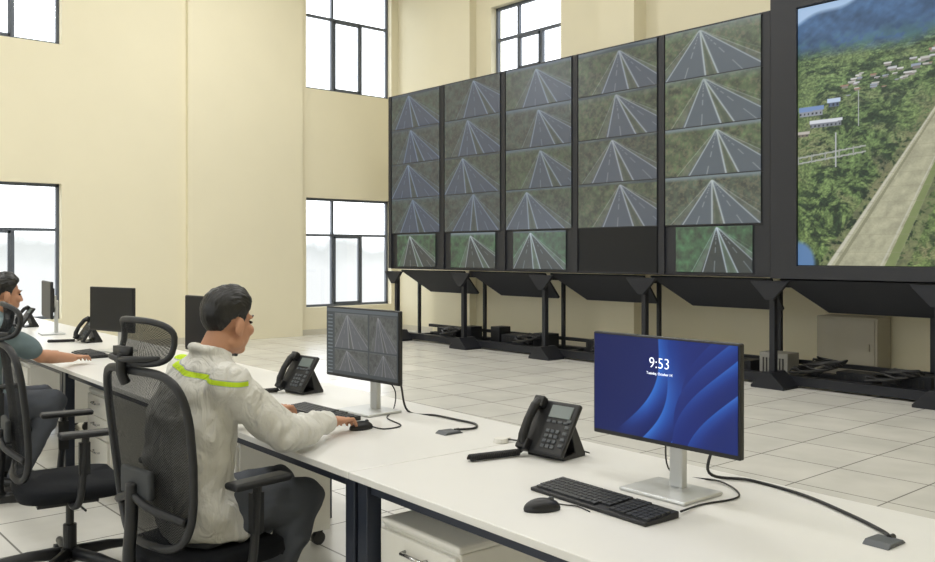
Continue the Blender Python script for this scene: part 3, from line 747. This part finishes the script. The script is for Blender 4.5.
# ------------------------------------------------------------------ people
def bake(o, vox, it=3, disp=0, ns=.085):
    m = o.modifiers.new('r', 'REMESH'); m.mode = 'VOXEL'; m.voxel_size = vox; m.use_smooth_shade = True
    if disp:
        tx = bpy.data.textures.new('folds', 'CLOUDS'); tx.noise_scale = ns; tx.noise_depth = 1
        d = o.modifiers.new('d', 'DISPLACE'); d.texture = tx; d.strength = disp; d.mid_level = .5; d.texture_coords = 'LOCAL'
    if it:
        s = o.modifiers.new('s', 'SMOOTH'); s.iterations = it; s.factor = .5
    dg = bpy.context.evaluated_depsgraph_get(); dg.update(); ev = o.evaluated_get(dg)
    me = bpy.data.meshes.new_from_object(ev); old = o.data; ms = list(old.materials)
    o.modifiers.clear(); o.data = me
    if len(me.materials) == 0:
        for x in ms: me.materials.append(x)
    for p in me.polygons: p.use_smooth = True
def hand(bm, w, d, side):
    w = Vector(w); d = Vector(d).normalized(); up = Vector((0, 0, 1)); lat = d.cross(up).normalized()
    up = lat.cross(d).normalized()
    pc = w+d*.05+up*.006
    Rm = Matrix((lat, d, up)).transposed().to_4x4()
    ell(bm, pc, (.04, .056, .017), Rm)
    caps(bm, w, w+d*.03, .027, .022)
    for i, (o, ln) in enumerate(((-.030, .85), (-.010, 1.0), (.010, 1.05), (.030, .95))):
        if side > 0: o = -o
        b = w+d*.085+lat*o+up*.008
        f1 = b+d*.034*ln+up*.004+lat*o*.15; f2 = f1+d*.022*ln-up*.013; f3 = f2+d*.014*ln-up*.016
        chain(bm, [b-d*.03, b, f1, f2, f3], [.009, .0095, .0088, .008, .007])
    tb = w+d*.03+lat*side*.03; t1 = tb+d*.03+lat*side*.02-up*.006; t2 = t1+d*.03-lat*side*.004-up*.01
    chain(bm, [tb, t1, t2], [.012, .010, .0085])
def make_person(loc, rz, label, jm, tm, armR, armL, short=False, yaw=0, pitch=0):
    c = Vector((0, .10, 1.24)); piv = Vector((0, .06, 1.15))
    HM = Matrix.Translation(piv) @ Matrix.Rotation(yaw, 4, 'Z') @ Matrix.Rotation(pitch, 4, 'X') @ Matrix.Translation(-piv)
    S = [(0, .02, .47, .15, .11), (0, .0, .56, .16, .12), (0, -.04, .66, .142, .10), (0, -.05, .78, .147, .105), (0, -.03, .92, .165, .11), (0, 0, 1.03, .165, .095), (0, .02, 1.085, .11, .07), (0, .03, 1.12, .055, .05)]
    hb = B()
    def hv(x, y, z): return c+Vector((x, y, z))
    ell(hb, hv(0, -.015, .035), (.076, .094, .083)); ell(hb, hv(0, .03, -.03), (.062, .066, .084))
    ell(hb, hv(0, .062, -.092), (.028, .026, .022)); caps(hb, hv(0, .093, .012), hv(0, .108, -.024), .008, .011)
    ell(hb, hv(.010, .097, -.028), (.01, .011, .008)); ell(hb, hv(-.010, .097, -.028), (.01, .011, .008))
    ell(hb, hv(0, .075, .03), (.05, .022, .012)); ell(hb, hv(0, .086, -.056), (.024, .012, .0065)); ell(hb, hv(0, .084, -.068), (.021, .012, .007))
    for s in (-1, 1):
        ell(hb, hv(s*.04, .065, -.02), (.024, .025, .024)); ell(hb, hv(s*.052, .0, -.07), (.020, .04, .024))
        ell(hb, hv(s*.080, -.008, -.010), (.012, .020, .033), Matrix.Rotation(R(-12), 4, 'X'))
        ell(hb, hv(s*.077, .0, -.036), (.009, .010, .012))
    bmesh.ops.transform(hb, matrix=HM, verts=hb.verts)
    tmp = bpy.data.meshes.new('tmp'); hb.to_mesh(tmp); hb.free()
    bm = B(); bm.from_mesh(tmp); bpy.data.meshes.remove(tmp)
    loft(bm, S)
    caps(bm, (0, .02, 1.08), (0, .072, 1.18), .058, .056)
    for A, s in ((armR, -1), (armL, 1)):
        sh, el, wr, hd = [Vector(p) for p in A]
        chain(bm, [sh, sh.lerp(el, .4), el, el.lerp(wr, .35), wr], [.055, .048, .04, .042, .028])
        hand(bm, wr, hd-wr, s)
    legs = []
    for s in (-1, 1):
        hp = Vector((s*.09, .03, .535)); kn = Vector((s*.115, .37, .565)); an = Vector((.11 if s > 0 else -.2, .15, .12)); toe = an+Vector((s*.015, .14, -.07))
        legs.append((hp, kn, an, toe))
        chain(bm, [hp, hp.lerp(kn, .5), kn, kn.lerp(an, .35), an], [.078, .07, .055, .052, .036])
        caps(bm, an-Vector((0, .02, .05)), toe, .035, .028)
    body = fin(bm, 'person', M_skin, label=label, cat='person'); body.location = loc; body.rotation_euler = (0, 0, rz)
    bake(body, .0052, 3)
    bm = B()
    ex = .030 if short else .046
    loft(bm, [(x, y-.003, z, rx+ex, ry+ex) for (x, y, z, rx, ry) in S[:5]]+[(0, 0, 1.03, .165+ex*.8, .125), (0, .015, 1.09, .125+ex*.4, .098)]+[(0, .03, 1.125, .082, .072)])
    for A in (armR, armL):
        sh, el, wr, hd = [Vector(p) for p in A]
        ell(bm, sh+Vector((0, 0, -.0)), (.082, .088, .076))
        if short: chain(bm, [sh, sh.lerp(el, .75)], [.072, .064])
        else:
            chain(bm, [sh, sh.lerp(el, .45), el, el.lerp(wr, .35), el.lerp(wr, .88)], [.080, .076, .066, .060, .045])
            for q, rr in ((.62, .076), (.82, .074), (1.0, .073)):
                pq = sh.lerp(el, q); ell(bm, pq, (rr, rr, rr*.7))
            for q, rr in ((.18, .071), (.40, .065), (.62, .058), (.86, .052)):
                pq = el.lerp(wr, q); ell(bm, pq, (rr, rr*.38, rr))
    tube(bm, [(.068*math.cos(a*.2618), .034+.064*math.sin(a*.2618), 1.135-.018*math.sin(a*.2618)) for a in range(24)], .018, 8, True)
    j = fin(bm, 'shirt' if short else 'jacket', jm, body); bake(j, .007, 3, .038, .11)
    bm = B()
    loft(bm, [(0, .015, .455, .165, .13), (0, .0, .55, .178, .142), (0, -.02, .63, .165, .13)])
    for hp, kn, an, toe in legs:
        chain(bm, [hp, hp.lerp(kn, .5), kn, kn.lerp(an, .4), an+Vector((0, 0, .0))], [.098, .09, .074, .070, .060])
    t = fin(bm, 'trousers', tm, body); bake(t, .009, 3, .028, .09)
    for hp, kn, an, toe in legs:
        bm = B(); caps(bm, an-Vector((0, .03, .072)), toe-Vector((0, -.03, .006)), .043, .036); ell(bm, toe+Vector((0, .02, -.012)), (.046, .06, .028))
        for v in bm.verts: v.co.z = max(v.co.z, .008)
        sh = fin(bm, 'shoe', M_shoe, body, smooth=True)
    bm = B(); bmesh.ops.create_uvsphere(bm, u_segments=140, v_segments=100, radius=1)
    cc = c+Vector((0, -.015, .035))
    E = [(Vector((0, 0, 0)), Vector((.076, .094, .083))), (Vector((0, .045, -.065)), Vector((.062, .066, .084)))]
    for v in bm.verts:
        d = v.co.normalized(); best = 0
        for e, r in E:
            o = Vector((-e.x/r.x, -e.y/r.y, -e.z/r.z)); dd = Vector((d.x/r.x, d.y/r.y, d.z/r.z))
            a = dd.dot(dd); b = 2*o.dot(dd); q = o.dot(o)-1; ds = b*b-4*a*q
            if ds >= 0: best = max(best, (-b+math.sqrt(ds))/(2*a))
        p = d*best
        f = p.y/.094
        pts = [(-1.2, -.082), (-.45, -.078), (-.28, -.032), (.0, -.014), (.16, -.030), (.30, -.048), (.42, -.010), (.58, .024), (.75, .036), (1.3, .036)]
        for (a0, b0), (a1, b1) in zip(pts, pts[1:]):
            if a0 <= f <= a1: lim = b0+(b1-b0)*(f-a0)/(a1-a0); break
        k = max(0, min(1, (p.z-lim-.006*mnoise.noise(d*16))/.016))
        top = max(0, p.z/.083)
        th = .006+.016*top+(.015 if f > .35 else .015*max(0, (f+.2)/.55))*top
        tuft = mnoise.noise(Vector((d.x*16, d.y*2.5, d.z*4)))*.005*(.3+top)
        v.co = cc+d*(best-.008+(th+.008+tuft)*k)
    bmesh.ops.transform(bm, matrix=HM, verts=bm.verts)
    fin(bm, 'hair', M_hair, body, smooth=True)
    for s in (-1, 1):
        bm = B(); ell(bm, c+Vector((s*.03, .082, .010)), (.011, .008, .006)); bmesh.ops.transform(bm, matrix=HM, verts=bm.verts); fin(bm, 'eye', M_eye, body, smooth=True)
        bm = B(); tube(bm, [c+Vector((s*.014, .097, .031)), c+Vector((s*.032, .092, .036)), c+Vector((s*.05, .074, .031))], [.002, .0035, .0015], 6); bmesh.ops.transform(bm, matrix=HM, verts=bm.verts); fin(bm, 'eyebrow', M_hair, body, smooth=True)
    return body
make_person((-3.12, 1.39, 0), 0, 'seated man in white jacket with lime stripe using mouse', M_jacket, M_trouser,
            [(.185, .02, 1.030), (.205, .225, .835), (.02, .545, .812), (-.045, .67, .79)],
            [(-.185, .02, 1.030), (-.33, .23, .86), (-.44, .51, .812), (-.48, .63, .79)], False, R(14), R(-7))
make_person((-6.08, 1.31, 0), R(3), 'seated man in teal-grey shirt reaching to desk keyboard', M_shirt2, M_trouser,
            [(.185, .02, 1.035), (.17, .27, .855), (-.06, .54, .805), (-.14, .66, .79)],
            [(-.185, .02, 1.035), (-.36, .22, .87), (-.52, .49, .805), (-.57, .61, .79)], True, R(4), R(-5))

# ------------------------------------------------------------------ lights
w = bpy.data.worlds.new('sky'); bpy.context.scene.world = w; w.use_nodes = True; nt = w.node_tree
bg = nt.nodes['Background']; tc = nt.nodes.new('ShaderNodeTexCoord'); sp = nt.nodes.new('ShaderNodeSeparateXYZ'); cr = nt.nodes.new('ShaderNodeValToRGB')
nt.links.new(tc.outputs['Generated'], sp.inputs[0])
nz = nt.nodes.new('ShaderNodeTexNoise'); nz.inputs['Scale'].default_value = 26; nz.inputs['Detail'].default_value = 5
nt.links.new(tc.outputs['Generated'], nz.inputs['Vector'])
ma = nt.nodes.new('ShaderNodeMath'); ma.operation = 'MULTIPLY_ADD'; ma.inputs[1].default_value = -.045
nt.links.new(nz.outputs['Fac'], ma.inputs[0]); nt.links.new(sp.outputs['Z'], ma.inputs[2])
mr = nt.nodes.new('ShaderNodeMapRange'); mr.inputs[1].default_value = -.3; mr.inputs[2].default_value = .6
nt.links.new(ma.outputs[0], mr.inputs[0]); nt.links.new(mr.outputs[0], cr.inputs[0]); nt.links.new(cr.outputs[0], bg.inputs[0])
e = cr.color_ramp.elements; e[0].color = (.31, .315, .305, 1); e[1].color = (.93, .96, 1.0, 1)
x = e.new(.29); x.color = (.31, .315, .31, 1); x = e.new(.315); x.color = (.25, .26, .255, 1); x = e.new(.335); x.color = (.96, .98, 1, 1)
bg.inputs[1].default_value = 3.8
def area(name, loc, rot, sx, sy, en, col=(1, 1, 1)):
    l = bpy.data.lights.new(name, 'AREA'); l.shape = 'RECTANGLE'; l.size = sx; l.size_y = sy; l.energy = en; l.color = col
    o = bpy.data.objects.new(name, l); C.objects.link(o); o.location = loc; o.rotation_euler = rot
for i, (x, y, en) in enumerate([(-11, 6, 150), (-11, 1, 105), (-6, 6, 140), (-6, 1, 110), (-1, 6, 120), (-1, 1, 98), (-8.5, -3, 85), (-2, -3, 70)]):
    area('ceiling_fill', (x, y, H-.1), (0, 0, 0), 1.3, 1.3, en, (1, .99, .965))  # unseen area lights added below the ceiling to brighten the room evenly

# ------------------------------------------------------------------ camera
cam = bpy.data.cameras.new('camera'); co = bpy.data.objects.new('camera', cam); C.objects.link(co)
co.location = (0, 0, 1.5); co.rotation_euler = (R(90), 0, R(49.3))
cam.sensor_width = 36; cam.lens = 36*887/935; cam.shift_y = -28/935
bpy.context.scene.camera = co
bpy.context.scene.view_settings.view_transform = 'Standard'
